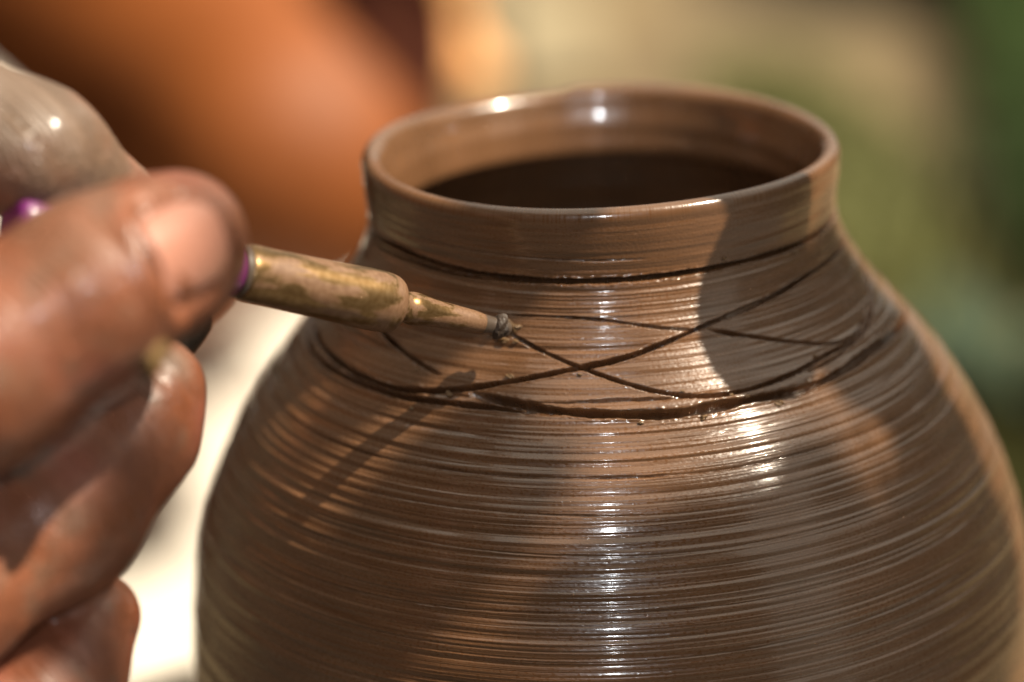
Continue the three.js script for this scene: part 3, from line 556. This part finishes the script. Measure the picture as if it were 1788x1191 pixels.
{
  const c = ground(1900, 860), pl = thing('broad_leaf_plant', 'low dark green plant with broad leaves at the right edge beside the pot', 'plant', c);
  const darkLeaf = new THREE.MeshStandardMaterial({ color: rgb(0.022, 0.042, 0.02), roughness: 0.85, side: THREE.DoubleSide });
  for (let i = 0; i < 16; i++) {
    const a = i * 2.4, l = part('leaf', leafShape(0.08 + 0.02 * rnd(), 0.022, 0.2), darkLeaf, pl);
    l.position.set(0.02 * Math.cos(a), 0.02, 0.02 * Math.sin(a)); l.rotation.set(0.8 + 0.5 * rnd(), a, 0, 'YXZ');
  }
}
{
  const hd = thing('added_hedge', 'tall dark green foliage added out of view on the right, darkening reflections in the clay', 'added_hedge', V(2.5, 0, -1.6));
  const n = 5000, m = new THREE.InstancedMesh(leafShape(0.11, 0.032, 0.15), new THREE.MeshStandardMaterial({ roughness: 0.7, side: THREE.DoubleSide }), n), M = new THREE.Matrix4(), k = new THREE.Color();  // unseen foliage added to darken what the right side of the clay reflects
  for (let i = 0; i < n; i++) {
    const z = (rnd() - 0.5) * 5.4, y = 0.04 + 1.9 * rnd();
    M.compose(V((rnd() - 0.5) * 0.6 + 0.12 * N(y * 2, z * 2, 1), y + 0.2 * N(z * 1.3, 4, 2), z), new THREE.Quaternion().setFromEuler(new THREE.Euler(rnd() * 3, rnd() * 6.28, rnd() * 3)), V(1, 1, 1)); m.setMatrixAt(i, M);
    const q = 0.6 + 0.8 * rnd(); m.setColorAt(i, k.setRGB(0.03 * q, 0.055 * q, 0.018 * q));
  }
  m.name = 'foliage'; m.userData.kind = 'stuff'; m.castShadow = true; hd.add(m);
  for (let i = 0; i < 9; i++) part('stem', new THREE.CylinderGeometry(0.012, 0.02, 1.6, 7).translate(0.1 * Math.sin(i * 2), 0.8, -2.4 + i * 0.6), new THREE.MeshStandardMaterial({ color: rgb(0.06, 0.045, 0.03), roughness: 0.9 }), hd);
}
{
  const a = ground(1462, 320, 0.02), b = ground(1640, 600, 0.02), L = a.distanceTo(b), po = thing('bamboo_pole', 'pale cream bamboo pole lying on the grass right behind the pot', 'pole', a);
  po.quaternion.setFromUnitVectors(V(0, 1, 0), b.clone().sub(a).normalize());
  const m = new THREE.MeshStandardMaterial({ color: rgb(0.62, 0.57, 0.36), roughness: 0.6 });
  part('cane', new THREE.CylinderGeometry(0.012, 0.012, L, 24).translate(0, L / 2, 0), m, po);
  for (let i = 1; i < 5; i++) part('node', new THREE.TorusGeometry(0.012, 0.002, 8, 24).rotateX(Math.PI / 2).translate(0, L * i / 5, 0), m, po);
}

// ---------------------------------------------------------------- the lamp whose small white reflections run down the middle of the wet clay
{
  const l = thing('flash_lamp', 'small white flash lamp above the camera, seen only as glints on the wet clay', 'lamp', V(0.0, 0.565, 0.485));
  l.lookAt(V(0, 0.36, 0));
  const prof = [[0, -0.03], [0.011, -0.03], [0.012, -0.028], [0.012, -0.004], [0.014, 0], [0.0135, 0.001], [0.0075, -0.001], [0, -0.001]].map(([x, y]) => new THREE.Vector2(x, y));
  part('lamp_housing', new THREE.LatheGeometry(prof, 40).rotateX(Math.PI / 2), new THREE.MeshStandardMaterial({ color: rgb(0.03, 0.03, 0.03), roughness: 0.6 }), l);
  part('lamp_face', new THREE.CircleGeometry(0.0073, 32).translate(0, 0, -0.0004), new THREE.MeshStandardMaterial({ color: rgb(0.8, 0.8, 0.8), emissive: rgb(0.95, 0.98, 1), emissiveIntensity: 8 }), l);
  const p = new THREE.PointLight(rgb(0.92, 0.96, 1), 0.09); p.position.set(0, 0, 0.009); p.castShadow = true; p.shadow.radius = 0.15; l.add(p);
}

const renderer = new THREE.WebGLRenderer({ antialias: true });
renderer.toneMapping = THREE.LinearToneMapping;
renderer.toneMappingExposure = EXPOSURE;
renderer.shadowMap.enabled = true;
renderer.render(scene, camera);
